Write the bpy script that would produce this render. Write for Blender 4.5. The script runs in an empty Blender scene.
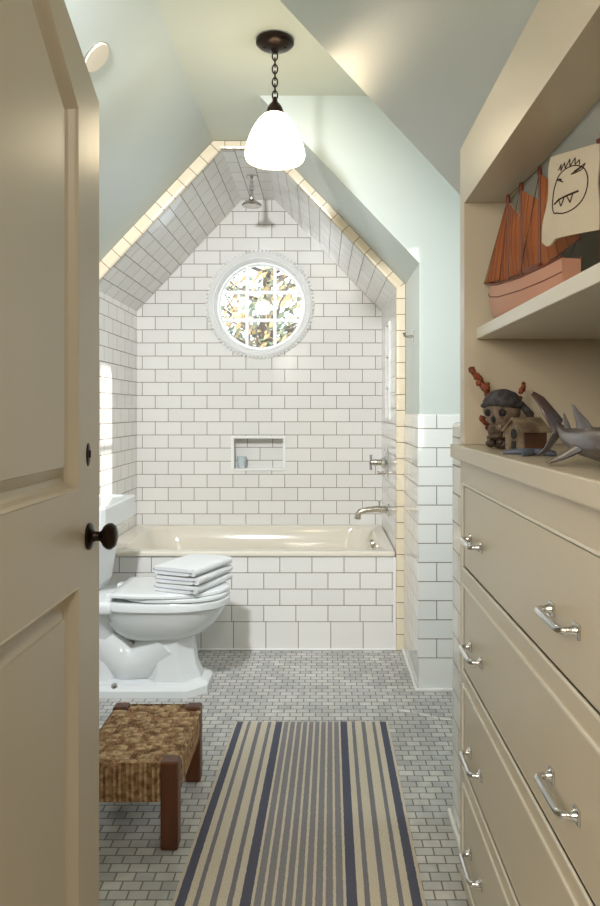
import bpy, bmesh, math, random
from mathutils import Vector, Matrix, noise as mnoise
random.seed(7)
PI = math.pi
S = bpy.context.scene
C = S.collection

# ------------------------------------------------------------------ camera
F = 727.0                       # focal length in pixels of the 600x906 frame
CZ = 1.16
cam_d = bpy.data.cameras.new('camera')
cam_d.sensor_fit = 'VERTICAL'; cam_d.sensor_height = 36.0
cam_d.lens = F / 906 * 36.0
cam_d.shift_x = -22 / 906; cam_d.shift_y = -42 / 906
cam_d.clip_start = 0.02
cam = bpy.data.objects.new('camera', cam_d); C.objects.link(cam)
cam.location = (0, 0, CZ); cam.rotation_euler = (PI/2, 0, 0)
S.camera = cam

# ------------------------------------------------------------------ world, sun, exposure
S.view_settings.view_transform = 'Standard'
S.view_settings.look = 'None'
S.view_settings.gamma = 1.0
S.view_settings.exposure = 0.18
W = bpy.data.worlds.new('world'); S.world = W; W.use_nodes = True
bg = W.node_tree.nodes['Background']
bg.inputs[0].default_value = (0.86, 0.94, 1.0, 1); bg.inputs[1].default_value = 2.2

def light(name, kind, loc, direction, energy, color, size=None, size_y=None, angle=None):
    d = bpy.data.lights.new(name, kind); d.energy = energy; d.color = color
    if kind == 'AREA':
        d.shape = 'RECTANGLE'; d.size = size; d.size_y = size_y or size
    if angle is not None: d.angle = angle
    o = bpy.data.objects.new(name, d); C.objects.link(o); o.location = loc
    o.rotation_euler = Vector(direction).to_track_quat('-Z', 'Y').to_euler()
    return o
light('sun', 'SUN', (4, 1, 4), (-1, 0.55, -0.30), 5.0, (1.0, 0.96, 0.90), angle=0.012)
light('recess_window_daylight', 'AREA', (1.59, 2.30, 1.62), (-1, 0, -0.25), 13.0, (0.88, 0.95, 1.0), 0.5, 1.1)
hl0 = light('alcove_fill_spot', 'SPOT', (-0.62, 1.25, 2.25), (-0.08, 3.1, -1.36), 188.0, (0.97, 0.985, 1.0))  # added spot without a fitting, brightens the tub alcove
hl0.data.spot_size = math.radians(84); hl0.data.spot_blend = .8; hl0.data.shadow_soft_size = .07
light('hall_fill_high', 'AREA', (0.35, -0.7, 2.42), (-.15, .5, -1), 20.0, (1.0, 0.93, 0.82), 0.5, 0.5)  # added fill light behind the camera, lifts the open door
light('hall_fill_side', 'AREA', (-0.8, -0.9, 1.75), (1.1, 2.0, -0.7), 30.0, (1.0, 0.93, 0.82), 0.8, 0.8)  # unseen fill light added at the left, brightens the cabinet fronts

# ------------------------------------------------------------------ materials
def lin(c):
    return tuple(((v/255)/12.92 if v/255 <= .04045 else ((v/255+.055)/1.055)**2.4) for v in c) + (1.0,)

def pm(name, rgb, rough=.5, metal=0.0, noise=0.0, nscale=8.0, bump=0.0, bscale=40.0, spec=.5, emit=None, estr=0, coat=0, stretch=None, rgb2=None, sub=0):
    m = bpy.data.materials.new(name); m.use_nodes = True
    nt = m.node_tree; b = nt.nodes['Principled BSDF']
    b.inputs['Base Color'].default_value = lin(rgb)
    b.inputs['Roughness'].default_value = rough
    b.inputs['Metallic'].default_value = metal
    b.inputs['Specular IOR Level'].default_value = spec
    b.inputs['Coat Weight'].default_value = coat
    if emit:
        b.inputs['Emission Color'].default_value = emit + (1,); b.inputs['Emission Strength'].default_value = estr
    tc = nt.nodes.new('ShaderNodeTexCoord'); vec = tc.outputs['Object']
    if stretch:
        mp = nt.nodes.new('ShaderNodeMapping'); mp.inputs['Scale'].default_value = stretch
        nt.links.new(vec, mp.inputs['Vector']); vec = mp.outputs['Vector']
    n = nt.nodes.new('ShaderNodeTexNoise'); n.inputs['Scale'].default_value = nscale; n.inputs['Detail'].default_value = 4
    nt.links.new(vec, n.inputs['Vector'])
    mx = nt.nodes.new('ShaderNodeMix'); mx.data_type = 'RGBA'
    a = lin(rgb)
    bcol = lin(rgb2) if rgb2 else tuple(v*(1-max(noise, .02)) for v in a[:3]) + (1,)
    mx.inputs['A'].default_value = a; mx.inputs['B'].default_value = bcol
    if rgb2:
        rp = nt.nodes.new('ShaderNodeMapRange'); rp.inputs['From Min'].default_value = .38; rp.inputs['From Max'].default_value = .62
        nt.links.new(n.outputs['Fac'], rp.inputs['Value']); nt.links.new(rp.outputs['Result'], mx.inputs['Factor'])
    else:
        nt.links.new(n.outputs['Fac'], mx.inputs['Factor'])
    nt.links.new(mx.outputs['Result'], b.inputs['Base Color'])
    if bump:
        n2 = nt.nodes.new('ShaderNodeTexNoise'); n2.inputs['Scale'].default_value = bscale; n2.inputs['Detail'].default_value = 3
        nt.links.new(vec, n2.inputs['Vector'])
        bp = nt.nodes.new('ShaderNodeBump'); bp.inputs['Strength'].default_value = bump; bp.inputs['Distance'].default_value = .004
        nt.links.new(n2.outputs['Fac'], bp.inputs['Height']); nt.links.new(bp.outputs['Normal'], b.inputs['Normal'])
    return m

def tile(name, c1, c2, grout, w, h, ou=0, ov=0, mort=.0021, offs=.5, rough=.12, groove=.5, wav=.12, marble=False):
    m = bpy.data.materials.new(name); m.use_nodes = True
    nt = m.node_tree; b = nt.nodes['Principled BSDF']; L = nt.links.new
    uv = nt.nodes.new('ShaderNodeUVMap'); mp = nt.nodes.new('ShaderNodeMapping')
    mp.inputs['Location'].default_value = (ou, ov, 0)
    L(uv.outputs['UV'], mp.inputs['Vector'])
    br = nt.nodes.new('ShaderNodeTexBrick'); br.offset = offs; br.offset_frequency = 2; br.squash = 1
    for k, v in (('Scale', 1), ('Mortar Size', mort), ('Mortar Smooth', .15), ('Bias', 0), ('Brick Width', w), ('Row Height', h)):
        br.inputs[k].default_value = v
    br.inputs['Color1'].default_value = lin(c1); br.inputs['Color2'].default_value = lin(c2); br.inputs['Mortar'].default_value = lin(grout)
    L(mp.outputs['Vector'], br.inputs['Vector'])
    col = br.outputs['Color']
    if marble:
        n = nt.nodes.new('ShaderNodeTexNoise'); n.inputs['Scale'].default_value = 9; n.inputs['Detail'].default_value = 6; n.inputs['Distortion'].default_value = 1.2
        L(uv.outputs['UV'], n.inputs['Vector'])
        mr = nt.nodes.new('ShaderNodeMapRange'); mr.inputs['From Min'].default_value = .3; mr.inputs['From Max'].default_value = .7
        mr.inputs['To Min'].default_value = .80; mr.inputs['To Max'].default_value = 1.08
        L(n.outputs['Fac'], mr.inputs['Value'])
        mx = nt.nodes.new('ShaderNodeMix'); mx.data_type = 'RGBA'; mx.blend_type = 'MULTIPLY'; mx.inputs['Factor'].default_value = 1
        L(col, mx.inputs['A']); L(mr.outputs['Result'], mx.inputs['B']); col = mx.outputs['Result']
    L(col, b.inputs['Base Color'])
    r = nt.nodes.new('ShaderNodeMapRange'); r.inputs['To Min'].default_value = rough; r.inputs['To Max'].default_value = .8
    L(br.outputs['Fac'], r.inputs['Value']); L(r.outputs['Result'], b.inputs['Roughness'])
    inv = nt.nodes.new('ShaderNodeMath'); inv.operation = 'SUBTRACT'; inv.inputs[0].default_value = 1
    L(br.outputs['Fac'], inv.inputs[1])
    bp = nt.nodes.new('ShaderNodeBump'); bp.inputs['Strength'].default_value = groove; bp.inputs['Distance'].default_value = .0015
    L(inv.outputs[0], bp.inputs['Height'])
    n3 = nt.nodes.new('ShaderNodeTexNoise'); n3.inputs['Scale'].default_value = 14; n3.inputs['Detail'].default_value = 1
    L(uv.outputs['UV'], n3.inputs['Vector'])
    b2 = nt.nodes.new('ShaderNodeBump'); b2.inputs['Strength'].default_value = wav; b2.inputs['Distance'].default_value = .01
    L(n3.outputs['Fac'], b2.inputs['Height']); L(bp.outputs['Normal'], b2.inputs['Normal']); L(b2.outputs['Normal'], b.inputs['Normal'])
    return m

TW, TH = .156, .0792
WT = (236, 235, 232); WT2 = (230, 229, 226); GR = (140, 128, 112)
M = {}
M['aqua'] = pm('aqua_wall_paint', (198, 206, 202), .42, bump=.06, bscale=260, spec=.4)
M['ceil'] = pm('ceiling_paint', (206, 210, 196), .40, bump=.06, bscale=260, spec=.4)
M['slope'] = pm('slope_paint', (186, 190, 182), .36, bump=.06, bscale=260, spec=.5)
M['tile_back'] = tile('white_subway_tile', WT, WT2, GR, TW, TH, .9265 + TW*10, -.699 + TH*20)
M['tile_side'] = tile('white_subway_tile_sides', WT, WT2, GR, TW, TH, .03, -.699 + TH*20)
M['tile_low'] = tile('white_subway_tile_low', WT, WT2, GR, TW, TH, 0.049 + TW*10, -.1365 + TH*10)
M['tile_base'] = tile('white_base_tile', WT, WT2, GR, .1575, .30, 1.06 + .1575*4, .1635, offs=0)
M['tile_corner'] = tile('white_corner_tile', (232, 234, 232), (226, 229, 227), (132, 126, 116), TW, TH, -.397 + TW*10, -.1365 + TH*10)
M['tile_cornerbase'] = tile('white_corner_base_tile', (232, 234, 232), (226, 229, 227), (132, 126, 116), TW*2, .30, -.397, .1635, offs=0)
M['tile_trim'] = tile('cream_edge_tile', (232, 220, 196), (228, 214, 188), (128, 108, 86), .0775, 1.0, .0, .5, mort=.0018, offs=0)
M['floor'] = tile('grey_marble_mosaic', (206, 205, 200), (174, 175, 175), (128, 124, 118), .049, .0345, 0, 0, mort=.0022, rough=.3, groove=.6, wav=.03, marble=True)
M['cream'] = pm('cream_cabinet_paint', (204, 192, 170), .30, bump=.03, bscale=60)
M['shelfw'] = pm('shelf_paint', (226, 220, 206), .32, bump=.03, bscale=60)
M['doorp'] = pm('cream_door_paint', (190, 180, 160), .30, bump=.04, bscale=50)
M['white'] = pm('white_gloss_paint', (240, 241, 240), .3)
M['porc'] = pm('white_porcelain', (226, 230, 232), .07, spec=.6)
M['tubm'] = pm('white_tub_enamel', (228, 222, 208), .1)
M['chrome'] = pm('polished_chrome', (212, 212, 212), .13, 1.0)
M['nickel'] = pm('brushed_nickel', (196, 190, 180), .2, 1.0)
M['bronze'] = pm('dark_bronze', (44, 32, 26), .28, .75)
M['milk'] = pm('milk_glass', (250, 246, 235), .15, emit=(1.0, .80, .50), estr=9.5)
M['glass'] = None
M['wood'] = pm('reddish_wood', (104, 60, 34), .4, noise=.4, nscale=14, stretch=(1, 1, .15), rgb2=(78, 42, 22))
M['rope'] = pm('light_seagrass', (206, 178, 140), .8, nscale=60, rgb2=(150, 118, 84), bump=.5, bscale=300)
M['rope2'] = pm('brown_seagrass', (172, 134, 96), .8, nscale=60, rgb2=(112, 78, 50), bump=.5, bscale=300)
M['towel'] = pm('white_towel', (228, 230, 232), .95, bump=.6, bscale=500)
M['towel2'] = pm('towel_border', (150, 160, 176), .95, bump=.6, bscale=500)
M['sail'] = pm('rust_sailcloth', (176, 104, 56), .8, nscale=6, rgb2=(150, 84, 44), bump=.2, bscale=120)
M['hull'] = pm('pink_hull_paint', (206, 150, 124), .45, noise=.15)
M['hulld'] = pm('brown_ship_wood', (120, 58, 34), .5, noise=.2)
M['cord'] = pm('dark_cord', (60, 48, 40), .8)
M['cloth'] = pm('cream_cloth', (206, 194, 172), .9, bump=.4, bscale=400)
M['ink'] = pm('brown_ink', (52, 30, 22), .8)
M['bone'] = pm('aged_bone', (132, 116, 98), .6, nscale=40, rgb2=(70, 54, 44), bump=.4, bscale=80)
M['dark'] = pm('dark_resin', (48, 38, 32), .5, nscale=40, rgb2=(84, 66, 50), bump=.6, bscale=80)
M['black'] = pm('black_hollow', (16, 12, 11), .7)
M['scarf'] = pm('slate_scarf', (74, 74, 82), .7, nscale=60, rgb2=(48, 38, 34))
M['coral'] = pm('red_coral', (138, 66, 38), .6, nscale=60, rgb2=(86, 34, 20), bump=.5, bscale=150)
M['hwall'] = pm('weathered_grey_wood', (138, 122, 100), .7, nscale=30, rgb2=(92, 74, 56))
M['hwood'] = pm('brown_wood', (96, 62, 40), .6, nscale=12, rgb2=(66, 40, 26))
M['shark'] = pm('grey_brown_carved_wood', (84, 80, 84), .3, nscale=14, rgb2=(70, 46, 32), coat=.2)
M['slate'] = pm('blue_grey_ceramic', (96, 106, 126), .4, nscale=20, rgb2=(70, 76, 92))
M['cup'] = pm('pale_blue_ceramic', (206, 218, 222), .3, nscale=30, rgb2=(172, 190, 202))
M['bark'] = pm('tree_bark', (128, 118, 106), .9, noise=.3, nscale=10)
M['leafg'] = pm('green_leaves', (136, 148, 124), .6, noise=.3)
M['leafy'] = pm('autumn_leaves', (206, 182, 136), .6, noise=.3)
M['light_cover'] = pm('round_cover_plastic', (214, 204, 186), .4)
M['grass'] = pm('lawn', (120, 130, 90), .9, noise=.4, nscale=3)

g = bpy.data.materials.new('window_glass'); g.use_nodes = True
nt = g.node_tree; nt.nodes.remove(nt.nodes['Principled BSDF'])
tr = nt.nodes.new('ShaderNodeBsdfTransparent'); gl = nt.nodes.new('ShaderNodeBsdfGlossy'); gl.inputs['Roughness'].default_value = .02
fr = nt.nodes.new('ShaderNodeFresnel'); fr.inputs['IOR'].default_value = 1.3; ms = nt.nodes.new('ShaderNodeMixShader')
nt.links.new(fr.outputs[0], ms.inputs[0]); nt.links.new(tr.outputs[0], ms.inputs[1]); nt.links.new(gl.outputs[0], ms.inputs[2])
nt.links.new(ms.outputs[0], nt.nodes['Material Output'].inputs[0]); M['glass'] = g

# rug: symmetric stripes across the width
def rug_mat():
    m = bpy.data.materials.new('striped_woven_rug'); m.use_nodes = True
    nt = m.node_tree; b = nt.nodes['Principled BSDF']; L = nt.links.new
    uv = nt.nodes.new('ShaderNodeUVMap'); sp = nt.nodes.new('ShaderNodeSeparateXYZ'); L(uv.outputs['UV'], sp.inputs[0])
    a = nt.nodes.new('ShaderNodeMath'); a.operation = 'SUBTRACT'; a.inputs[1].default_value = .5; L(sp.outputs['X'], a.inputs[0])
    nz = nt.nodes.new('ShaderNodeTexNoise'); nz.inputs['Scale'].default_value = 90; L(uv.outputs['UV'], nz.inputs['Vector'])
    w = nt.nodes.new('ShaderNodeMath'); w.operation = 'MULTIPLY_ADD'; w.inputs[1].default_value = .006; w.inputs[2].default_value = -.003; L(nz.outputs['Fac'], w.inputs[0])
    a2 = nt.nodes.new('ShaderNodeMath'); a2.operation = 'ABSOLUTE'; L(a.outputs[0], a2.inputs[0])
    a3 = nt.nodes.new('ShaderNodeMath'); a3.operation = 'ADD'; L(a2.outputs[0], a3.inputs[0]); L(w.outputs[0], a3.inputs[1])
    a4 = nt.nodes.new('ShaderNodeMath'); a4.operation = 'MULTIPLY'; a4.inputs[1].default_value = 2; L(a3.outputs[0], a4.inputs[0])
    cr = nt.nodes.new('ShaderNodeValToRGB'); cr.color_ramp.interpolation = 'CONSTANT'
    Lc = lin((206, 196, 178)); Md = lin((124, 122, 130)); Dk = lin((86, 88, 106)); Mc = lin((136, 133, 138))
    st = [(0, Mc)]
    for t in (.019, .058, .098, .139, .180): st += [(t-.006, Lc), (t+.006, Mc)]
    st[-1] = (.186, Dk)
    st += [(.230, Lc), (.258, Md), (.281, Lc), (.321, Md), (.347, Lc), (.391, Md), (.412, Lc), (.442, Dk), (.484, Lc)]
    el = cr.color_ramp.elements
    el[0].position = 0; el[0].color = st[0][1]; el[1].position = st[1][0]*2; el[1].color = st[1][1]
    for p, c in st[2:]:
        e = el.new(p*2); e.color = c
    L(a4.outputs[0], cr.inputs[0])
    n = nt.nodes.new('ShaderNodeTexNoise'); n.inputs['Scale'].default_value = 260; n.inputs['Detail'].default_value = 2
    mp = nt.nodes.new('ShaderNodeMapping'); mp.inputs['Scale'].default_value = (1, 2.2, 1); L(uv.outputs['UV'], mp.inputs[0]); L(mp.outputs[0], n.inputs['Vector'])
    mr = nt.nodes.new('ShaderNodeMapRange'); mr.inputs['From Min'].default_value = .3; mr.inputs['From Max'].default_value = .7; mr.inputs['To Min'].default_value = .66; mr.inputs['To Max'].default_value = 1.34
    L(n.outputs['Fac'], mr.inputs['Value'])
    mx = nt.nodes.new('ShaderNodeMix'); mx.data_type = 'RGBA'; mx.blend_type = 'MULTIPLY'; mx.inputs['Factor'].default_value = 1
    L(cr.outputs[0], mx.inputs['A']); L(mr.outputs['Result'], mx.inputs['B']); L(mx.outputs['Result'], b.inputs['Base Color'])
    b.inputs['Roughness'].default_value = .95
    bp = nt.nodes.new('ShaderNodeBump'); bp.inputs['Strength'].default_value = .5; bp.inputs['Distance'].default_value = .003
    L(n.outputs['Fac'], bp.inputs['Height']); L(bp.outputs['Normal'], b.inputs['Normal'])
    return m
M['rug'] = rug_mat()

# ------------------------------------------------------------------ mesh helpers
class MB:
    def __init__(s): s.bm = bmesh.new()
    def box(s, x0, x1, y0, y1, z0, z1, bev=0, rot=None, piv=None, seg=2):
        t = bmesh.new(); bmesh.ops.create_cube(t, size=1)
        bmesh.ops.scale(t, vec=(x1-x0, y1-y0, z1-z0), verts=t.verts)
        if bev: bmesh.ops.bevel(t, geom=list(t.edges), offset=bev, segments=seg, affect='EDGES', profile=.5)
        bmesh.ops.translate(t, vec=((x0+x1)/2, (y0+y1)/2, (z0+z1)/2), verts=t.verts)
        if rot is not None: bmesh.ops.rotate(t, cent=piv or (0, 0, 0), matrix=rot, verts=t.verts)
        s.merge(t); return s
    def merge(s, t, mat=None):
        if mat is not None: bmesh.ops.transform(t, matrix=mat, verts=t.verts)
        mp = {v: s.bm.verts.new(v.co) for v in t.verts}
        for f in t.faces:
            try: s.bm.faces.new([mp[v] for v in f.verts])
            except ValueError: pass
        t.free()
    def loft(s, rings, cap0=True, cap1=True, closed=True):
        vs = [[s.bm.verts.new(p) for p in r] for r in rings]
        n = len(vs[0])
        for a, b in zip(vs, vs[1:]):
            for i in range(n if closed else n-1):
                j = (i+1) % n
                try: s.bm.faces.new((a[i], a[j], b[j], b[i]))
                except ValueError: pass
        if cap0: s.bm.faces.new(list(reversed(vs[0])))
        if cap1: s.bm.faces.new(vs[-1])
        return s
    def lathe(s, prof, c=(0, 0, 0), axis='Z', n=32, cap0=True, cap1=True):
        rings = []
        for r, h in prof:
            ring = []
            for i in range(n):
                a = 2*PI*i/n; u, v = max(r, 1e-5)*math.cos(a), max(r, 1e-5)*math.sin(a)
                p = {'Z': (u, v, h), 'Y': (u, h, v), 'X': (h, u, v)}[axis]
                ring.append((p[0]+c[0], p[1]+c[1], p[2]+c[2]))
            rings.append(ring)
        return s.loft(rings, cap0, cap1)
    def tube(s, pts, r, n=10, closed=False):
        pts = [Vector(p) for p in pts]; k = len(pts)
        rr = r if isinstance(r, (list, tuple)) else [r]*k
        rings = []; up = None
        for i, p in enumerate(pts):
            if closed: d = pts[(i+1) % k]-pts[i-1]
            else: d = pts[min(i+1, k-1)]-pts[max(i-1, 0)]
            d.normalize()
            if up is None:
                up = Vector((0, 0, 1)) if abs(d.z) < .9 else Vector((1, 0, 0))
            a = up - d*up.dot(d); a.normalize(); b = d.cross(a); up = a
            rings.append([p + (a*math.cos(2*PI*j/n)+b*math.sin(2*PI*j/n))*rr[i] for j in range(n)])
        if closed: rings.append(rings[0])
        return s.loft(rings, not closed, not closed)
    def sphere(s, c, r, sc=(1, 1, 1), n=16, rot=None):
        t = bmesh.new(); bmesh.ops.create_uvsphere(t, u_segments=n, v_segments=max(6, n//2), radius=r)
        bmesh.ops.scale(t, vec=sc, verts=t.verts)
        if rot is not None: bmesh.ops.rotate(t, cent=(0, 0, 0), matrix=rot, verts=t.verts)
        bmesh.ops.translate(t, vec=c, verts=t.verts); s.merge(t); return s
    def prism(s, poly, vec):       # poly: 3D points, extruded along vec
        vec = Vector(vec)
        return s.loft([[Vector(p) for p in poly], [Vector(p)+vec for p in poly]])
    def plate(s, outer, holes, f, th, through=True):
        """outer/holes: 2D loops; f(u,v,w)->xyz ; front at w=0, back at w=th"""
        for w in (0, th):
            t = bmesh.new(); es = []
            for lp in [outer]+holes:
                vs = [t.verts.new((p[0], p[1], 0)) for p in lp]
                es += [t.edges.new((vs[i], vs[(i+1) % len(vs)])) for i in range(len(vs))]
            bmesh.ops.triangle_fill(t, use_beauty=True, use_dissolve=False, edges=es)
            mp = {v: s.bm.verts.new(f(v.co.x, v.co.y, w)) for v in t.verts}
            for fc in t.faces: s.bm.faces.new([mp[v] for v in fc.verts])
            t.free()
        for lp in [outer]+holes:
            a = [s.bm.verts.new(f(p[0], p[1], 0)) for p in lp]; b = [s.bm.verts.new(f(p[0], p[1], th)) for p in lp]
            for i in range(len(lp)):
                j = (i+1) % len(lp); s.bm.faces.new((a[i], a[j], b[j], b[i]))
        return s
    def build(s, name, mat, parent=None, uvf=None, smooth=False, merge=True, mod=None):
        bm = s.bm
        if merge: bmesh.ops.remove_doubles(bm, verts=bm.verts, dist=1e-5)
        bmesh.ops.recalc_face_normals(bm, faces=bm.faces)
        uvl = bm.loops.layers.uv.new('UVMap')
        for f in bm.faces:
            n = f.normal
            for l in f.loops:
                l[uvl].uv = (uvf or boxuv)(l.vert.co, n)
            f.smooth = smooth
        me = bpy.data.meshes.new(name); bm.to_mesh(me); bm.free()
        mats = mat if isinstance(mat, list) else [mat]
        for m in mats: me.materials.append(m)
        if smooth:
            for e in me.edges: pass
            try: me.set_sharp_from_angle(angle=math.radians(38))
            except Exception: pass
        o = bpy.data.objects.new(name, me); C.objects.link(o)
        if parent:
            o.parent = parent
            o.matrix_parent_inverse = Matrix.Identity(4)
            o.location = -Vector(parent.location) if parent.get('abs') else (0, 0, 0)
            if parent.get('abs2'): pass
        return o

def boxuv(co, n):
    if abs(n.y) > .7: return (co.x, co.z)
    if abs(n.x) > .9: return (co.y, co.z)
    if abs(n.z) > .9: return (co.x, co.y)
    if abs(n.y) < .2: return (co.y, math.copysign(1, n.x*n.z)*(-co.x)*abs(n.z) + co.z*abs(n.x))
    return (co.x, co.z)

def tag(o, label=None, cat=None, group=None, kind=None):
    if label: o['label'] = label
    if cat: o['category'] = cat
    if group: o['group'] = group
    if kind: o['kind'] = kind
    return o
def thing(name, label, cat, loc=(0, 0, 0), rz=0, group=None):
    o = bpy.data.objects.new(name, None); C.objects.link(o); o.empty_display_size = .05
    o.location = loc; o.rotation_euler = (0, 0, rz)
    return tag(o, label, cat, group)
def aw(name, label, cat, loc):     # thing whose parts are modelled in world coordinates
    o = thing(name, label, cat, loc); o['abs'] = 1; return o
def struct(o, label=None, cat=None): return tag(o, label, cat, None, 'structure')
def sub(o, parent):                # parent in place
    o.parent = parent; return o

# ------------------------------------------------------------------ room shell
KX, KZ = -1.113, 1.846            # left knee wall
YB, YA, YP, YE = 4.38, 3.53, 3.02, 2.05
XR = .405
def YZ(x): return lambda u, v, w: (x+w, u, v)
struct(MB().box(-1.25, 1.75, -1.7, 4.5, -.06, 0).build('floor', M['floor']), 'small grey marble mosaic floor laid in brick rows', 'floor')
struct(MB().box(KX-.06, KX, .55, YA+.02, 0, KZ+.02).build('wall_left', M['aqua']), 'pale aqua low wall behind the open door', 'wall')
# left slope, flat ceiling, right slope
sl = MB(); sl.prism([(-.53, .55, 2.47), (KX, .55, KZ), (KX-.05, .55, KZ+.05), (-.58, .55, 2.53)], (0, YA-.55+.03, 0))
struct(sl.build('ceiling', M['aqua']), 'sage green sloped ceiling on the left', 'ceiling')
fl = MB(); fl.box(-.53, -.26, .55, YP, 2.47, 2.53); fl.box(-.26, 1.7, YE-.02, YP+.001, 2.47, 2.53); fl.box(-.53, -.26, YP, YA+.03, 2.47, 2.53)
struct(fl.build('ceiling', M['ceil']), 'narrow flat strip of ceiling the pendant hangs from', 'ceiling')
k = 1.08
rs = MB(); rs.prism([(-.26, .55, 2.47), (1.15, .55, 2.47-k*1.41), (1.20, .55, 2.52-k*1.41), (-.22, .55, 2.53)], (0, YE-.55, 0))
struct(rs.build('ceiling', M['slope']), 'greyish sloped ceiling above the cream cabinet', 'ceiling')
rv = MB(); rv.prism([(-.26, YP+.05, 2.47), (XR, YP+.05, 1.774), (XR+.05, YP+.05, 1.80), (-.2, YP+.05, 2.53)], (0, YA-YP-.03, 0))
struct(rv.build('ceiling', M['aqua']), 'sloped painted reveal just in front of the tiled arch', 'ceiling')
struct(MB().box(XR, XR+.05, YP+.05, YA+.02, 0, 1.774).build('wall_recess_side', M['aqua']), 'short painted return wall beside the tub alcove', 'wall')
gp = MB().plate([(XR, 0), (1.7, 0), (1.7, 2.47), (-.26, 2.47), (XR, 1.774)], [], lambda u, v, w: (u, YP+w, v), .05)
struct(gp.build('wall_recess_back', M['aqua']), 'pale aqua wall to the right of the alcove', 'wall')
ck = MB().plate([(.39, 0), (1.7, 0), (1.7, 2.47), (-.255, 2.47), (.39, 2.47-k*.65)], [], lambda u, v, w: (u, YE-.03+w, v), .03)
struct(ck.build('wall_recess_front', M['aqua']), 'cheek wall of the window recess', 'wall')
hole = [(2.11, 1.35), (2.36, 1.35), (2.36, 2.24), (2.11, 2.24)]
low = [(2.022, .29), (2.12, .29), (2.12, .44), (2.022, .44)]  # unseen slot added to let a patch of sun onto the floor
struct(MB().plate([(YE-.03, 0), (YP+.05, 0), (YP+.05, 2.53), (YE-.03, 2.53)], [hole, low], YZ(1.6), .1).build('wall_recess_right', M['aqua']), 'wall with the side window in the recess', 'wall')
w2o = struct(MB().plate(hole, [[(2.125, b), (2.345, b), (2.345, b+.41), (2.125, b+.41)] for b in (1.37, 1.81)], YZ(1.63), .03).build('window_2', M['white']), 'white side window in the recess, seen only by its light', 'window')
MB().box(1.648, 1.652, 2.115, 2.355, 1.355, 2.235).build('pane', M['glass'], w2o)
# hall around the viewer
hw = MB().box(-1.25, 1.35, -1.7, -1.65, 0, 2.5).box(-1.25, -1.2, -1.65, .55, 0, 2.5).box(1.3, 1.35, -1.65, .55, 0, 2.5).box(.40, 1.3, .50, .55, 0, 2.5).box(-1.2, -.50, .50, .55, 0, 2.5)
struct(hw.build('wall_hall', M['cream']), 'cream walls of the hall in front of the doorway', 'wall')
struct(MB().box(-1.25, 1.35, -1.7, .55, 2.5, 2.55).build('ceiling_hall', M['ceil']), 'hall ceiling', 'ceiling')
# right side behind the cabinet
struct(MB().box(1.15, 1.2, .55, YE-.03, 0, 1.1).build('wall_right', M['aqua']), 'low wall behind the cabinet', 'wall')

# tiled stub wall between recess and cabinet
stb = MB().box(.372, .46, 1.84, 2.085, 0, 1.128, .012)
st = struct(stb.build('wall_stub', M['tile_low']), 'low tiled wall end beside the cabinet', 'wall')
MB().box(.360, .372, 1.845, 2.09, 0, .02, .004).build('shoe_trim', M['white'], st)

# alcove: inner tiled polygon
IN = [(.36, 0), (.36, 1.755), (-.282, 2.43), (-.487, 2.43), (-1.113, 1.76), (-1.113, 0)]
WX, WZ, WR = -.373, 1.80, .292
circ = [(WX+WR*math.cos(2*PI*i/64), WZ+WR*math.sin(2*PI*i/64)) for i in range(64)]
nich = [(-.530, .806), (-.236, .806), (-.236, .994), (-.530, .994)]
wb = MB().plate([(IN[i][0], IN[i][1]) for i in range(6)], [circ, nich], lambda u, v, w: (u, YB+w, v), .12)
wb.box(-.54, -.226, YB+.085, YB+.12, .80, 1.0)
struct(wb.build('wall_back', M['tile_back'], merge=False), 'white subway tiled gable wall behind the tub', 'wall')
nt_ = MB()   # niche edge trims
x0, x1, z0, z1 = -.530, -.236, .806, .994
nt_.box(x0-.018, x1+.018, YB-.006, YB+.004, z1, z1+.016, .003).box(x0-.018, x0, YB-.006, YB+.004, z0, z1, .003).box(x1, x1+.018, YB-.006, YB+.004, z0, z1, .003).box(x0-.0, x1+.0, YB-.008, YB+.085, z0-.006, z0+.008, .003)
struct(nt_.build('trim_1', M['white']), 'white edging around the shower niche', 'trim')
# side walls
struct(MB().box(KX-.05, KX, YA, YB, 0, 1.76).build('wall_alcove_left', M['tile_side']), 'glossy tiled left wall of the tub alcove', 'wall')
tall = [(3.84, 1.12), (4.02, 1.12), (4.02, 1.63), (3.84, 1.63)]
war = MB().plate([(YA, 0), (YB, 0), (YB, 1.755), (YA, 1.755)], [tall], YZ(.36), .045)
war.box(.40, .47, 3.82, 4.04, 1.10, 1.65)
struct(war.build('wall_alcove_right', M['tile_side'], merge=False), 'tiled right wall of the tub alcove', 'wall')
tt = MB()
for z in (1.12, 1.29, 1.46, 1.63): tt.box(.352, .398, 3.835, 4.025, z-.006, z+.006, .002)
for y in (3.84, 4.02): tt.box(.350, .364, y-.008, y+.008, 1.12, 1.63, .002)
struct(tt.build('trim_2', M['white']), 'white edging and shelves of the tall shower niche', 'trim')
def slopeplate(p, q, nm, lab):
    P, Q = Vector((p[0], 0, p[1])), Vector((q[0], 0, q[1])); d = (Q-P).normalized(); nn = Vector((-d.z, 0, d.x))
    if nn.z < 0: nn = -nn
    a = MB().prism([(P.x, YA, P.z), (Q.x, YA, Q.z), (Q.x+nn.x*.04, YA, Q.z+nn.z*.04), (P.x+nn.x*.04, YA, P.z+nn.z*.04)], (0, YB-YA, 0))
    def uvf(co, n): return (co.y, (co-P).dot(d))
    struct(a.build(nm, M['tile_side'], uvf=uvf), lab, 'ceiling')
slopeplate(IN[1], IN[2], 'ceiling_alcove', 'tiled sloping ceiling of the alcove, right side')
slopeplate(IN[2], IN[3], 'ceiling_alcove', 'tiled flat peak of the alcove above the shower head')
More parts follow.
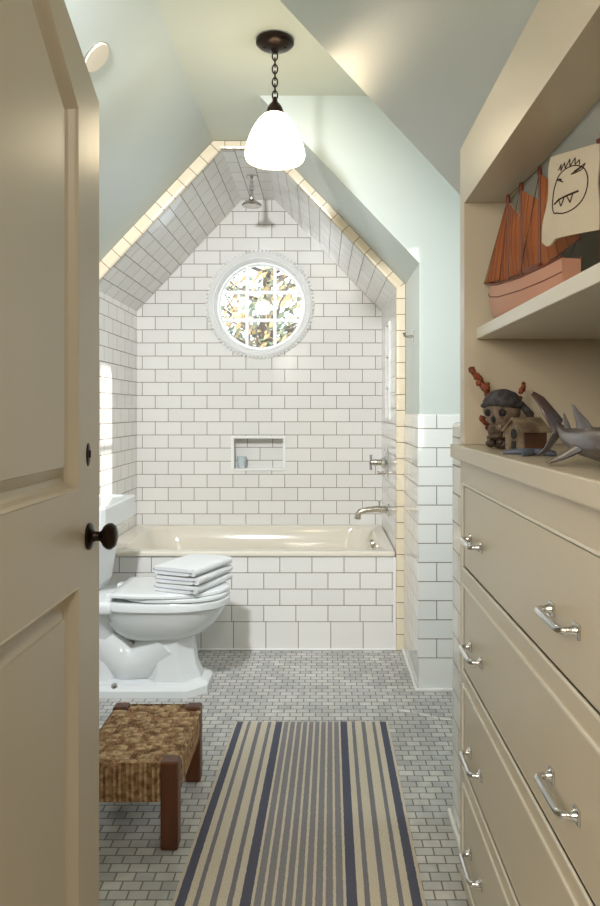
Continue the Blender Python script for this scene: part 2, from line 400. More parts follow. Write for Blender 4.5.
slopeplate(IN[4], IN[3], 'ceiling_alcove', 'tiled sloping ceiling of the alcove, left side')
# arch trim of cream tiles
OUT = [(.404, 0), (.404, 1.774), (-.262, 2.469), (-.528, 2.469), (-1.113, 1.846)]
INN = [(.36, 0), (.36, 1.755), (-.282, 2.43), (-.487, 2.43), (-1.113, 1.76)]
tr_ = MB(); acc = 0; segs = []
bm = tr_.bm; uvl = None
polys = []
for i in range(4):
    a0, a1, b0, b1 = INN[i], INN[i+1], OUT[i], OUT[i+1]
    mid0 = ((a0[0]*.25+b0[0]*.75), (a0[1]*.25+b0[1]*.75)); 
    d = Vector((b1[0]-b0[0], b1[1]-b0[1])).length
    polys.append((a0, a1, b1, b0, acc, d)); acc += d
def trim_build():
    me = bpy.data.meshes.new('trim_3'); b = bmesh.new(); u = b.loops.layers.uv.new('UVMap')
    for a0, a1, b1, b0, s0, d in polys:
        dirv = Vector((b1[0]-b0[0], b1[1]-b0[1])).normalized()
        def mixp(a, c, t): return (a[0]*(1-t)+c[0]*t, a[1]*(1-t)+c[1]*t)
        prof = [(0, .012), (.0, -.002), (.12, -.009), (.24, -.010), (.97, -.010), (1.0, -.006), (1.0, .0)]   # t across, y offset (negative = towards the room)
        prev = None
        for t, off in prof:
            p0, p1 = mixp(a0, b0, t), mixp(a1, b1, t)
            cur = ((p0[0], YA+off, p0[1]), (p1[0], YA+off, p1[1]))
            if prev:
                vs = [b.verts.new(q) for q in (prev[0], prev[1], cur[1], cur[0])]
                f = b.faces.new(vs); f.smooth = False
                for l in f.loops:
                    c = l.vert.co; q = Vector((c.x-b0[0], c.z-b0[1]))
                    l[u].uv = (s0+q.dot(dirv), 0)
            prev = cur
    bmesh.ops.recalc_face_normals(b, faces=b.faces)
    b.to_mesh(me); b.free(); me.materials.append(M['tile_trim'])
    o = bpy.data.objects.new('trim_3', me); C.objects.link(o)
    return struct(o, 'cream edge tiles outlining the tub alcove arch', 'trim')
trim_build()
# corner strip at tub apron
# apron
ap = struct(MB().box(KX, .359, YA+.002, YA+.05, .1365, .450).build('wall_tub_front', M['tile_low']), 'white subway tiled front of the bathtub', 'wall')
MB().box(KX, .359, YA, YA+.05, 0.0, .1362, .0015).build('base_tiles', M['tile_base'], ap)
MB().box(.346, .3595, YA-.004, YA+.01, 0, .450, .003).build('corner_trim', M['white'], ap)
struct(MB().box(KX, .36, YA-.012, YA, 0, .008, .003).build('baseboard_tub', M['white']), 'thin white strip at the foot of the tub front', 'baseboard')
# wainscot right of alcove
wn = struct(MB().box(.397, 1.6, YP-.008, YP, .1365, 1.145, .003).build('wall_wainscot', M['tile_corner']), 'white tiled wainscot on the aqua wall', 'wall')
MB().box(.397, 1.6, YP-.009, YP, 0, .1362, .0015).build('base_tiles', M['tile_cornerbase'], wn)
MB().box(.397, .405, YP, YA-.012, 0, 1.145, .003).build('side_tiles', M['tile_low'], wn)
struct(MB().box(.385, 1.6, YP-.022, YP-.009, 0, .014, .004).box(.385, .397, YP-.01, YA-.012, 0, .014, .004).build('baseboard_recess', M['white']), 'thin white strip at the foot of the wainscot', 'baseboard')

# ------------------------------------------------------------------ round window
rw = aw('window_1', None, None, (WX, YB, WZ)); struct(rw, 'round white window with nine panes over the tub', 'window')
MB().lathe([(.268, .03), (.272, -.002), (.278, -.010), (.284, -.006), (.292, -.016), (.304, -.022), (.316, -.012), (.316, .0), (.292, .0), (.292, .10), (.268, .10), (.268, .03)], (WX, YB, WZ), 'Y', 72, False, False).build('casing', M['white'], rw, smooth=True)
bd = MB()
for i in range(84):
    a = 2*PI*i/84; bd.sphere((WX+.3205*math.cos(a), YB-.006, WZ+.3205*math.sin(a)), .0092, n=8)
bd.build('beaded_edge', M['white'], rw, smooth=True, merge=False)
MB().lathe([(.250, .062), (.254, .054), (.2679, .054), (.2679, .095), (.250, .095), (.250, .062)], (WX, YB, WZ), 'Y', 72, False, False).build('sash', M['white'], rw, smooth=True)
mt = MB()
for d in (-.085, .085):
    h = math.sqrt(.255**2-d*d)
    mt.box(WX+d-.0105, WX+d+.0105, YB+.056, YB+.084, WZ-h, WZ+h, .003); mt.box(WX-h, WX+h, YB+.058, YB+.082, WZ+d-.0105, WZ+d+.0105, .003)
mt.build('glazing_bars', M['white'], rw)
MB().lathe([(.253, .074), (.253, .078)], (WX, YB, WZ), 'Y', 64).build('pane', M['glass'], rw)

# ------------------------------------------------------------------ tree outside
def tree(cx, cy, cz, gz, seed, name, label, leafmix):
    rnd = random.Random(seed)
    t = aw(name, label, 'tree', (cx, cy, gz))
    tk = MB(); tips = []
    tk.tube([(cx, cy, gz), (cx+.05, cy, gz+(cz-gz)*.5), (cx-.05, cy, cz), (cx, cy, cz+1.2)], [.16, .12, .07, .02], 8)
    for i in range(46):
        a = rnd.uniform(0, 2*PI); h = rnd.uniform(-.9, 1.0); l = rnd.uniform(.7, 1.5)
        p0 = Vector((cx, cy, cz+h)); p2 = p0+Vector((math.cos(a)*l, math.sin(a)*l*.8, l*rnd.uniform(.1, .7)))
        p1 = (p0+p2)/2+Vector((rnd.uniform(-.1, .1), 0, rnd.uniform(-.12, .05)))
        tk.tube([p0, p1, p2], [.022, .012, .005], 5)
        for q in range(5):
            w = rnd.uniform(.35, 1); tips.append(p0.lerp(p2, w))
    tk.build('branches', M['bark'], t, merge=False)
    for nm, mat, frac in leafmix:
        lf = MB()
        for i in range(int(1100*frac)):
            c = rnd.choice(tips)+Vector([rnd.gauss(0, .13) for _ in range(3)])
            s = rnd.uniform(.03, .06); u = Vector([rnd.gauss(0, 1) for _ in range(3)]).normalized(); v = u.orthogonal().normalized()
            w = u.cross(v)
            vs = [lf.bm.verts.new(c+q) for q in (v*s, w*s*.5+u*s*.15, -v*s, -w*s*.5+u*s*.15)]
            lf.bm.faces.new(vs)
        o = lf.build(nm, mat, t, merge=False)
        tag(o, kind='stuff')
tree(-.55, 7.6, 1.9, -3.0, 3, 'tree', 'tree with green and yellow autumn leaves outside the round window', [('green_leaves', M['leafg'], 1.1), ('yellow_leaves', M['leafy'], 1.2)])

# ------------------------------------------------------------------ bathtub
def rrect(x0, x1, y0, y1, r, z, n=8):
    out = []
    for cx, cy, a0 in ((x1-r, y1-r, 0), (x0+r, y1-r, PI/2), (x0+r, y0+r, PI), (x1-r, y0+r, 1.5*PI)):
        for i in range(n+1):
            a = a0+PI/2*i/n; out.append((cx+r*math.cos(a), cy+r*math.sin(a), z))
    return out
TX0, TX1, TY0, TY1, TZ = KX+.002, .358, YA-.008, YB-.002, .478
tub = aw('bathtub', 'white alcove bathtub set behind the tiled front', 'bathtub', (-.38, 3.95, 0))
tb = MB()
tb.loft([rrect(TX0+.004, TX1-.004, TY0+.006, TY1, .012, TZ-.026), rrect(TX0, TX1, TY0, TY1, .014, TZ-.02), rrect(TX0, TX1, TY0, TY1, .014, TZ-.008), rrect(TX0+.006, TX1-.006, TY0+.007, TY1-.006, .014, TZ),
         rrect(TX0+.10, TX1-.060, TY0+.07, TY1-.06, .12, TZ-.002), rrect(TX0+.11, TX1-.070, TY0+.08, TY1-.07, .13, TZ-.012),
         rrect(TX0+.16, TX1-.100, TY0+.10, TY1-.09, .13, TZ-.12), rrect(TX0+.26, TX1-.15, TY0+.125, TY1-.115, .13, TZ-.30), rrect(TX0+.32, TX1-.19, TY0+.17, TY1-.16, .10, TZ-.34)], cap0=False, cap1=True)
tb.build('tub_shell', M['tubm'], tub, smooth=True)
ov = MB(); R = Matrix.Rotation(math.radians(-17), 3, 'Y')
ov.lathe([(.029, -.004), (.029, .010), (.025, .015), (.0, .017)], (0, 0, 0), 'X', 24)
for v in ov.bm.verts: v.co = Vector((TX1-.082, 3.90, TZ-.032)) + R @ Vector((-v.co.x, v.co.y, v.co.z))
ov.build('overflow_plate', M['nickel'], tub, smooth=True)

# tub filler
sp = aw('tub_spout', 'chrome tub spout on the right alcove wall above the rim', 'faucet', (.36, 3.92, .62))
MB().lathe([(.034, 0), (.034, -.006), (.026, -.012), (.018, -.014)], (.36, 3.92, .628), 'X', 24).build('flange', M['chrome'], sp, smooth=True)
MB().tube([(.35, 3.92, .628), (.30, 3.92, .632), (.235, 3.92, .626), (.205, 3.92, .618), (.193, 3.92, .600), (.191, 3.92, .578)], [.019, .018, .0155, .016, .017, .018], 16).build('spout', M['nickel'], sp, smooth=True)
MB().lathe([(.006, 0), (.005, .02), (.008, .024), (.0, .032)], (.31, 3.92, .648), 'Z', 12).build('diverter_knob', M['chrome'], sp, smooth=True)
va = aw('shower_valve', 'round chrome shower valve with lever above the tub spout', 'faucet', (.36, 4.0, .87))
vy, vz = 4.02, .876
MB().lathe([(.085, 0), (.085, -.004), (.072, -.009), (.04, -.014), (.03, -.03), (.022, -.034)], (.36, vy, vz), 'X', 36).build('valve_plate', M['chrome'], va, smooth=True)
MB().lathe([(.018, -.03), (.016, -.055), (.02, -.06), (.013, -.09), (.02, -.096), (.0, -.10)], (.36, vy, vz), 'X', 20).build('valve_stem', M['nickel'], va, smooth=True)
MB().tube([(.27, vy, vz+.042), (.268, vy, vz), (.27, vy, vz-.042)], [.008, .006, .008], 10).build('cross_handle', M['chrome'], va, smooth=True)
MB().tube([(.35, vy, vz-.055), (.318, vy, vz-.06), (.305, vy, vz-.058)], [.010, .007, .011], 10).build('trim_lever', M['nickel'], va, smooth=True)
# shower head
sh = aw('rain_shower', 'chrome rain shower head hanging from the tiled peak', 'shower head', (-.38, 3.93, 2.43))
MB().lathe([(.030, 0), (.030, -.006), (.016, -.016), (.010, -.02)], (-.38, 3.93, 2.43), 'Z', 24).build('ceiling_flange', M['chrome'], sh, smooth=True)
MB().lathe([(.009, 2.415), (.009, 2.375), (.014, 2.371), (.014, 2.352), (.009, 2.348), (.010, 2.318), (.016, 2.31), (.014, 2.298)], (-.38, 3.93, 0), 'Z', 20).build('drop_pipe', M['chrome'], sh, smooth=True)
MB().lathe([(.016, 2.302), (.030, 2.292), (.050, 2.280), (.054, 2.272), (.050, 2.266), (.0, 2.265)], (-.38, 3.93, 0), 'Z', 32).build('head', M['nickel'], sh, smooth=True)
# robe hook
hk = aw('robe_hook', 'small chrome robe hook on the painted return wall', 'hook', (XR, 3.2, 1.49))
MB().box(XR-.006, XR, 3.185, 3.215, 1.464, 1.516, .002).build('backplate', M['chrome'], hk)
MB().tube([(XR-.004, 3.2, 1.49), (XR-.028, 3.2, 1.487), (XR-.04, 3.2, 1.49), (XR-.044, 3.2, 1.505)], [.006, .0055, .006, .008], 10).build('hook_arm', M['nickel'], hk, smooth=True)
# cup
MB
cup = MB().lathe([(.020, 0), (.022, .002), (.030, .068), (.0305, .07), (.027, .07), (.020, .01), (.0, .008)], (-.488, YB+.035, .814), 'Z', 28).build('cup', M['cup'], smooth=True)
tag(cup, 'small pale blue cup standing in the shower niche', 'cup')

# ------------------------------------------------------------------ toilet
def polar(cx, cy, a, b, n, z, N=72, ch=None):
    out = []
    for i in range(N):
        t = 2*PI*i/N; c, s_ = math.cos(t), math.sin(t)
        if ch is None:
            r = (abs(c/a)**n+abs(s_/b)**n)**(-1/n)
        else:
            r = 1e9
            for nx, ny, d in ((1, 0, a), (-1, 0, a), (0, 1, b), (0, -1, b), (1, 1, a+b-ch), (1, -1, a+b-ch), (-1, 1, a+b-ch), (-1, -1, a+b-ch)):
                q = nx*c+ny*s_
                if q > 1e-6: r = min(r, d/q)
        out.append((cx+r*c, cy+r*s_, z))
    return out
TO = (KX, 3.08)
def ring(X0, X1, hw, z, n=2.5, ch=None): return polar(TO[0]+(X0+X1)/2, TO[1], (X1-X0)/2, hw, n, z, 96, ch)
toi = aw('toilet', 'white octagonal-based toilet with closed lid beside the tub', 'toilet', (TO[0]+.35, TO[1], 0))
b = MB()
b.loft([ring(.05, .640, .148, 0, ch=.07), ring(.05, .640, .148, .028, ch=.07), ring(.058, .632, .140, .038, ch=.07), ring(.075, .612, .125, .042, ch=.065), ring(.08, .60, .12, .05, ch=.06)])
b.loft([ring(.36, .610, .112, .04, ch=.07), ring(.372, .585, .100, .10, ch=.065), ring(.378, .572, .094, .19, ch=.06), ring(.36, .585, .100, .235, ch=.06), ring(.30, .60, .11, .25, ch=.06)], cap1=False)
b.loft([ring(.30, .50, .05, .20), ring(.27, .585, .105, .218, 2.2), ring(.235, .635, .135, .245, 2.2), ring(.20, .675, .158, .285, 2.25), ring(.18, .700, .172, .325, 2.3), ring(.17, .708, .177, .345, 2.35), ring(.165, .712, .180, .350, 2.35),
        ring(.16, .722, .187, .356, 2.4), ring(.16, .724, .188, .380, 2.4), ring(.165, .718, .183, .388, 2.4)])
b.box(TO[0]+.012, TO[0]+.27, TO[1]-.165, TO[1]+.165, .335, .392, .02, seg=3)
b.loft([ring(.04, .26, .10, .04, 4), ring(.04, .25, .085, .16, 4), ring(.035, .25, .10, .26, 4), ring(.02, .27, .155, .34, 4)])
b.tube([(TO[0]+.46, TO[1], .20), (TO[0]+.38, TO[1], .12), (TO[0]+.30, TO[1], .10), (TO[0]+.23, TO[1], .16), (TO[0]+.17, TO[1], .22), (TO[0]+.10, TO[1], .16), (TO[0]+.10, TO[1], .05)], [.11, .10, .095, .095, .10, .095, .10], 20)
b.build('toilet_bowl', M['porc'], toi, smooth=True, merge=False)
se = MB().loft([ring(.272, .715, .176, .390, 2.5), ring(.268, .720, .182, .394, 2.5), ring(.268, .720, .182, .402, 2.5), ring(.272, .714, .177, .405, 2.5)])
se.build('toilet_seat', M['porc'], toi, smooth=True)
def lidring(X0, X1, hw, z):
    out = []
    xm = X0+.19
    pts = [(X0, -hw*.72), (X0+.01, -hw*.75)]
    left = []
    # straight flared rear, elliptical front
    for i in range(33):
        t = -PI/2+PI*i/32; left.append((xm+(X1-xm)*math.cos(t), hw*math.sin(t)))
    pts = [(X0, 0), (X0, -hw*.80), (X0+.006, -hw*.88), (X0+.06, -hw*.945), (X0+.12, -hw*.985)]+left+[(X0+.12, hw*.985), (X0+.06, hw*.945), (X0+.006, hw*.88), (X0, hw*.80)]
    return [(TO[0]+x, TO[1]+y, z) for x, y in pts]
MB().loft([lidring(.262, .716, .178, .4065), lidring(.257, .722, .184, .410), lidring(.257, .722, .184, .419), lidring(.262, .716, .178, .4225), lidring(.29, .69, .15, .424)]).build('toilet_lid', M['porc'], toi, smooth=True)
for s_ in (-1, 1):
    MB().box(TO[0]+.225, TO[0]+.27, TO[1]+s_*.085-.022, TO[1]+s_*.085+.022, .390, .413, .006).build('seat_hinge', M['porc'], toi)
def trr(X0, X1, hw, z): return polar(TO[0]+(X0+X1)/2, TO[1], (X1-X0)/2, hw, 2, z, 96, .02)
MB().loft([trr(.02, .160, .195, .393), trr(.015, .172, .205, .42), trr(.012, .205, .222, .64)]).build('tank', M['porc'], toi, smooth=False)
MB().loft([trr(.010, .210, .226, .632), trr(.008, .222, .232, .645), trr(.006, .240, .238, .668), trr(.004, .256, .244, .680), trr(.004, .262, .248, .688), trr(.004, .262, .248, .772), trr(.008, .257, .243, .780), trr(.04, .225, .212, .782), trr(.045, .22, .207, .775)]).build('tank_lid', M['porc'], toi)
MB().lathe([(.014, .028), (.014, .036), (.010, .046), (.0, .05)], (TO[0]+.27, TO[1]-.128, .006), 'Z', 16).build('bolt_cap', M['chrome'], toi, smooth=True)

# towels on the lid
def towel(zb, rot, dx, dy, label, seed):
    t = thing('folded_towel', label, 'towel', (-.545+dx, 3.075+dy, zb), rot, 'folded towels on the toilet lid')
    rnd = random.Random(seed); a, bb = .104, .148
    m = MB(); hh = .0335
    # folded cloth: a spiral sheet profile in the XZ plane, drawn along local Y
    def sheet(z0, thick, x0, x1):
        rings = []
        for j in range(13):
            v = -1+2*j/12; y = bb*v; e = 1-max(0, abs(v)-.88)*1.2
            rg = []
            for i in range(24):
                th = 2*PI*i/24; c, s_ = math.cos(th), math.sin(th)
                px = math.copysign(abs(c)**.35, c); pz = math.copysign(abs(s_)**.7, s_)
                x = (x0+x1)/2+px*(x1-x0)/2*e
                wob = .0022*mnoise.noise(Vector((x*14, y*14, seed+z0*90)))
                rg.append((x, y, z0+thick/2+pz*thick/2*(.75+.25*e)+wob+(.0015*math.cos(v*2.2) if s_ > 0 else 0)))
            rings.append(rg)
        m.loft(rings)
    sheet(.001, .0165, -a, a-.004); sheet(.0155, .0165, -a+.002, a-.001)
    m.tube([(a-.008, y, .0165) for y in (-bb*.97, 0, bb*.97)], [.0145]*3, 14)
    m.build('folded_cloth', M['towel'], t, smooth=True, merge=False)
    q = MB()
    q.tube([(-a*.9, -bb*1.0, .0168), (0, -bb*1.008, .0165), (a*.9, -bb*1.0, .0168)], [.0016]*3, 8)
    q.tube([(-a*1.0, -bb*.9, .0168), (-a*1.005, 0, .0165), (-a*1.0, bb*.9, .0168)], [.0016]*3, 8)
    q.build('woven_border', M['towel2'], t, smooth=True)
    return t
rt = math.radians(-22)
towel(.4245, rt, 0, 0, 'white folded towel lying directly on the toilet lid, lowest of three', 1)
towel(.4595, rt+.03, .002, .003, 'white folded towel in the middle of the stack of three', 2)
towel(.4945, rt-.02, -.003, .0, 'white folded towel on top of the stack on the toilet', 3)

# ------------------------------------------------------------------ stool
SX0, SX1, SY0, SY1, SZ = -.655, -.380, 1.915, 2.315, .230
stl = aw('stool', 'low wooden stool with woven seagrass seat beside the rug', 'stool', ((SX0+SX1)/2, (SY0+SY1)/2, 0))
for lx in (SX0, SX1-.047):
    for ly in (SY0, SY1-.047):
        MB().box(lx, lx+.047, ly, ly+.047, 0, SZ+.004, .006).build('leg', M['wood'], stl)
w1, w2_ = MB(), MB()
# core
w2_.box(SX0+.008, SX1-.008, SY0+.008, SY1-.008, SZ-.10, SZ-.006, .004)
def strand(mb, p0, p1, wd, zc, hgt, up):
    p0, p1, up = Vector(p0), Vector(p1), Vector(up); d = (p1-p0); L_ = d.length; d.normalize(); sd = d.cross(up)
    rings = []
    for t, kk in ((0, .05), (.12, .75), (.5, 1.0), (.88, .75), (1, .05)):
        c = p0+d*(L_*t)
        rings.append([c+sd*(wd/2*math.cos(a))+up*(hgt*kk*math.sin(a)) for a in (0, PI*.25, PI*.5, PI*.75, PI)])
    mb.loft(rings, False, False, closed=False)
nx, ny = 24, 28
cxw, cyw = (SX1-SX0-.01)/nx, (SY1-SY0-.01)/ny
def incorner(i, j):
    x = SX0+.005+(i+.5)*cxw; y = SY0+.005+(j+.5)*cyw
    return (x < SX0+.048 or x > SX1-.048) and (y < SY0+.048 or y > SY1-.048)
def over(i, j):          # zigzag bands of floats running along x
    zig = abs(((i) % 17)-8)
    return ((j + zig) // 1) % 14 < 7
for j in range(ny):
    i = 0
    while i < nx:
        if incorner(i, j): i += 1; continue
        zig = (i//2) % 2
        band = int((j*1.0+abs((i % 12)-6)*1.0) // 4) % 2
        L_ = 4 if band else 2
        L_ = min(L_, nx-i)
        x0 = SX0+.005+i*cxw; y = SY0+.005+(j+.5)*cyw
        if band:
            if (j+i//2) % 2 == 0:
                strand(w1, (x0-.001, y, SZ-.007), (x0+L_*cxw, y, SZ-.007), cyw*1.25, 0, .0075, (0, 0, 1))
            else:
                strand(w1, (x0+cxw, y, SZ-.009), (x0+(L_+.6)*cxw, y, SZ-.008), cyw*1.1, 0, .006, (0, 0, 1))
        else:
            strand(w2_, (x0+cxw*.5, y-cyw*.9, SZ-.008), (x0+cxw*.5, y+cyw*.9, SZ-.008), cxw*1.1, 0, .0065 if (i+j) % 3 else .008, (0, 0, 1))
            strand(w2_, (x0+cxw*1.5, y-cyw*.9, SZ-.009), (x0+cxw*1.5, y+cyw*.9, SZ-.009), cxw*1.1, 0, .006, (0, 0, 1))
        i += L_
# aprons: vertical strands on the four sides
def apron(p, q, nrm, n):
    p, q = Vector(p), Vector(q)
    for i in range(n):
        c = p.lerp(q, (i+.5)/n)
        mb = w1 if (i*7) % 5 < 2 else w2_
        strand(mb, c+Vector((0, 0, -.102)), c+Vector((0, 0, .002)), (q-p).length/n*1.15, 0, .006, nrm)
za = SZ-.002
apron((SX0+.049, SY0+.007, za), (SX1-.049, SY0+.007, za), (0, -1, 0), 26)
apron((SX1-.007, SY0+.049, za), (SX1-.007, SY1-.049, za), (1, 0, 0), 36)
apron((SX0+.049, SY1-.007, za), (SX1-.049, SY1-.007, za), (0, 1, 0), 26)
apron((SX0+.007, SY0+.049, za), (SX0+.007, SY1-.049, za), (-1, 0, 0), 36)
w2o_ = w2_.build('woven_seat', M['rope2'], stl, smooth=True, merge=False)
w1.build('light_strands', M['rope'], stl, smooth=True, merge=False)

# ------------------------------------------------------------------ rug
rg = MB(); RY0, RY1 = 1.30, 2.712
RC = [(-.366, RY0), (.244, RY0), (.2465, RY1), (-.324, RY1)]
nX, nY = 24, 50; vs = []
for j in range(nY+1):
    row = []
    for i in range(nX+1):
        u, v = i/nX, j/nY
        x = (RC[0][0]*(1-u)+RC[1][0]*u)*(1-v)+(RC[3][0]*(1-u)+RC[2][0]*u)*v
        y = RY0+(RY1-RY0)*v; e = min(u, 1-u, v*2.4, (1-v)*2.4)
        z = .0012+.0058*min(1, e/.012)+.0010*mnoise.noise(Vector((x*6, y*6, 0)))
        row.append(rg.bm.verts.new((x, y, z)))
    vs.append(row)
for j in range(nY):
    for i in range(nX): rg.bm.faces.new((vs[j][i], vs[j][i+1], vs[j+1][i+1], vs[j+1][i]))
def ruguv(co, n):
    v = (co.y-RY0)/(RY1-RY0); xl = RC[0][0]*(1-v)+RC[3][0]*v; xr = RC[1][0]*(1-v)+RC[2][0]*v
    return ((co.x-xl)/(xr-xl), v)
lo = [Vector((p[0], p[1], .0005)) for p in RC]
rg.bm.faces.new([rg.bm.verts.new(p) for p in lo])
ro = rg.build('rug', M['rug'], uvf=ruguv, smooth=True); tag(ro, 'cream and blue-grey striped runner rug on the mosaic floor', 'rug')

# ------------------------------------------------------------------ pendant lamp
PX, PY = -.166, 2.565
pn = aw('pendant_lamp', 'lit white glass pendant hanging by a bronze chain', 'lamp', (PX, PY, 2.47))
MB().lathe([(.062, 2.47), (.067, 2.465), (.067, 2.455), (.060, 2.448), (.045, 2.440), (.016, 2.434), (.012, 2.426), (.006, 2.420)], (PX, PY, 0), 'Z', 40).build('canopy', M['bronze'], pn, smooth=True)
for s_ in (-1, 1):
    MB().sphere((PX+s_*.036, PY-.006, 2.441), .006, n=10).build('canopy_screw', M['bronze'], pn, smooth=True)
ch = MB(); nl = 7; zt, zb = 2.424, 2.262
for i in range(nl):
    c = zt+(zb-zt)*(i+.5)/nl; hh = (zt-zb)/nl*.72; pts = []
    for q in range(20):
        a = 2*PI*q/20; u = .0092*math.cos(a); v = hh*math.sin(a)
        pts.append((PX+u, PY, c+v) if i % 2 == 0 else (PX, PY+u, c+v))
    ch.tube(pts, .0026, 6, closed=True)
ch.build('chain', M['bronze'], pn, smooth=True, merge=False)
MB().lathe([(.004, 2.268), (.008, 2.262), (.010, 2.250), (.020, 2.240), (.028, 2.226), (.031, 2.212), (.036, 2.208), (.036, 2.200)], (PX, PY, 0), 'Z', 32).build('socket_cap', M['bronze'], pn, smooth=True)
prof = [(.030, 2.208), (.042, 2.201), (.057, 2.186), (.073, 2.162), (.087, 2.134), (.098, 2.104), (.104, 2.080), (.106, 2.062), (.102, 2.048), (.096, 2.042), (.090, 2.044), (.0, 2.046)]
MB().lathe(prof, (PX, PY, 0), 'Z', 48).build('lamp_shade', M['milk'], pn, smooth=True)
# round cover on the left slope
cv = aw('ceiling_cover', 'round cream cover plate on the left ceiling slope', 'cover plate', (-.712, 2.29, 2.275))
nn = Vector((1.07, 0, -1)).normalized(); q = Vector((0, 0, 1)).rotation_difference(nn).to_matrix()
def onslope(mb):
    for v in mb.bm.verts: v.co = Vector((-.712, 2.29, 2.470-1.07*(.712-.53))) + q @ v.co
    return mb
onslope(MB().lathe([(.052, -.002), (.052, .004), (.049, .007), (.0, .008)], (0, 0, 0), 'Z', 36)).build('cover_disc', M['light_cover'], cv, smooth=True)
onslope(MB().lathe([(.052, .0), (.055, .0), (.055, .003), (.052, .004)], (0, 0, 0), 'Z', 36, False, False)).build('rim', M['nickel'], cv, smooth=True)

# ------------------------------------------------------------------ cabinet
XC = .345; CY0, CY1 = .62, 1.815
DY0, DY1 = .89, 1.768
DZ = [(.782, .980), (.532, .735), (.295, .490), (.045, .248)]
cab = aw('drawer_cabinet', 'cream built-in cabinet with four wide drawers', 'cabinet', (.6, 1.2, 0))
holes = [[(DY0, a), (DY1, a), (DY1, b_), (DY0, b_)] for a, b_ in DZ]
cb = MB().plate([(CY0, 0), (CY1, 0), (CY1, 1.042), (CY0, 1.042)], holes, YZ(XC), .02)
cb.box(XC+.02, .95, CY1-.02, CY1, 0, 1.042); cb.box(XC+.02, .95, CY0, CY0+.02, 0, 1.042); cb.box(.93, .95, CY0+.02, CY1-.02, 0, 1.042)
for z in (.26, .51, .757, 1.0): cb.box(XC+.02, .93, CY0+.02, CY1-.02, z, z+.012)
cb.build('body', M['cream'], cab, merge=False)
bd = MB()
for a, b_ in DZ:
    w = .006
    bd.box(XC-.004, XC+.004, DY0-w, DY1+w, b_, b_+w, .0015); bd.box(XC-.004, XC+.004, DY0-w, DY1+w, a-w, a, .0015)
    bd.box(XC-.004, XC+.004, DY0-w, DY0, a, b_, .0015); bd.box(XC-.004, XC+.004, DY1, DY1+w, a, b_, .0015)
bd.build('beading', M['shelfw'], cab, merge=False)
HZ = [.864, .615, .370, .135]
HL = ['shining chrome pull nearer the alcove', 'shining chrome pull nearer the viewer']
for (a, b_), hz in zip(DZ, HZ):
    dr = MB().box(XC, XC+.018, DY0+.003, DY1-.003, a+.003, b_-.003, .0015).box(XC+.018, XC+.45, DY0+.03, DY1-.03, a+.01, b_-.03).build('drawer', M['cream'], cab)
    for yc in (1.628, 1.033):
        h = MB(); s2 = .054
        for e in (-1, 1):
            y = yc+e*s2
            h.box(XC-.004, XC, y-.011, y+.011, hz-.011, hz+.011, .0012)
            h.lathe([(.009, -.004), (.006, -.010), (.0052, -.016)], (XC, y, hz), 'X', 12)
        pts = []
        for e in (-1, 1):
            arc = []
            for i in range(7):
                t = PI/2*i/6
                arc.append((XC-.013-.012*math.sin(t), yc+e*(s2-.012+.012*math.cos(t)), hz))
            pts += arc if e == -1 else arc[::-1]
        h.tube(pts, .0058, 12)
        ho = h.build('handle', M['chrome'], None, smooth=True)
        ho.parent = dr
# countertop
ct = MB().box(.322, .95, CY0-.01, CY1+.012, 1.043, 1.078, .003).build('countertop', M['cream'])
tag(ct, 'cream countertop running over the drawer cabinet', 'countertop')
# hutch
HY1 = 1.815; HYI = 1.762
hut = aw('hutch', 'cream open bookcase built under the slope on the countertop', 'bookcase', (.55, 1.2, 1.078))
def roofz(x): return 2.47-k*(x+.26)
hb = MB()
hb.prism([(.345, HYI, 1.079), (1.10, HYI, 1.079), (1.10, HYI, 1.079+.0), (.345, HYI, roofz(.345)-.003)][:2]+[(roofx := (2.47-1.09)/k-.26-.006, HYI, 1.083), (.345, HYI, roofz(.345)-.004)], (0, HY1-HYI, 0))
hb.build('left_side', M['cream'], hut)
MB().prism([(.345, CY0, 1.079), (roofx, CY0, 1.083), (.345, CY0, roofz(.345)-.004)], (0, .04, 0)).build('right_side', M['cream'], hut)
MB().prism([(.345, CY0+.04, 1.664), (.345, CY0+.04, roofz(.345)-.004), (.385, CY0+.04, roofz(.385)-.004), (.445, CY0+.04, roofz(.445)-.004), (.448, CY0+.04, 1.664)], (0, HYI-CY0-.04, 0)).build('header', M['cream'], hut)
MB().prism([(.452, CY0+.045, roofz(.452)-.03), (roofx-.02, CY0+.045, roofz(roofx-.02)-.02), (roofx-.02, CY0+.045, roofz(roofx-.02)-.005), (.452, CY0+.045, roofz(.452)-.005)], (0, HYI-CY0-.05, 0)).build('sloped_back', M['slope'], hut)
MB().box(.374, .72, CY0+.042, HYI-.001, 1.334, 1.361, .002).build('shelf', M['shelfw'], hut)

# ------------------------------------------------------------------ model ship
shp = aw('model_ship', 'model sailing ship with three rust-red sails and pink hull', 'model ship', (.44, 1.54, 1.361))
bow = Vector((.398, 1.715, 0)); stn = Vector((.470, 1.37, 0)); ax = (stn-bow); SL = ax.length; ax.normalize(); sd = Vector((-ax.y, ax.x, 0))
SZ0 = 1.362
def sp_(t, lat, z): return bow+ax*(SL*t)+sd*lat+Vector((0, 0, SZ0+z))
hl = MB(); rings = []
for t, w, zt_, zb_ in ((0, .002, .098, .085), (.05, .012, .092, .035), (.12, .022, .086, .006), (.3, .032, .076, .0), (.6, .034, .072, .0), (.85, .028, .078, .004), (1.0, .020, .086, .03)):
    rgp = []
    for q_ in range(13):
        a = PI*q_/12; c = math.cos(a); s_ = math.sin(a)
        rgp.append(sp_(t, w*math.copysign(abs(c)**.6, c), zt_-(zt_-zb_)*s_**.7))
    rings.append(rgp)
hl.loft(rings); hl.build('hull', M['hull'], shp, smooth=True)
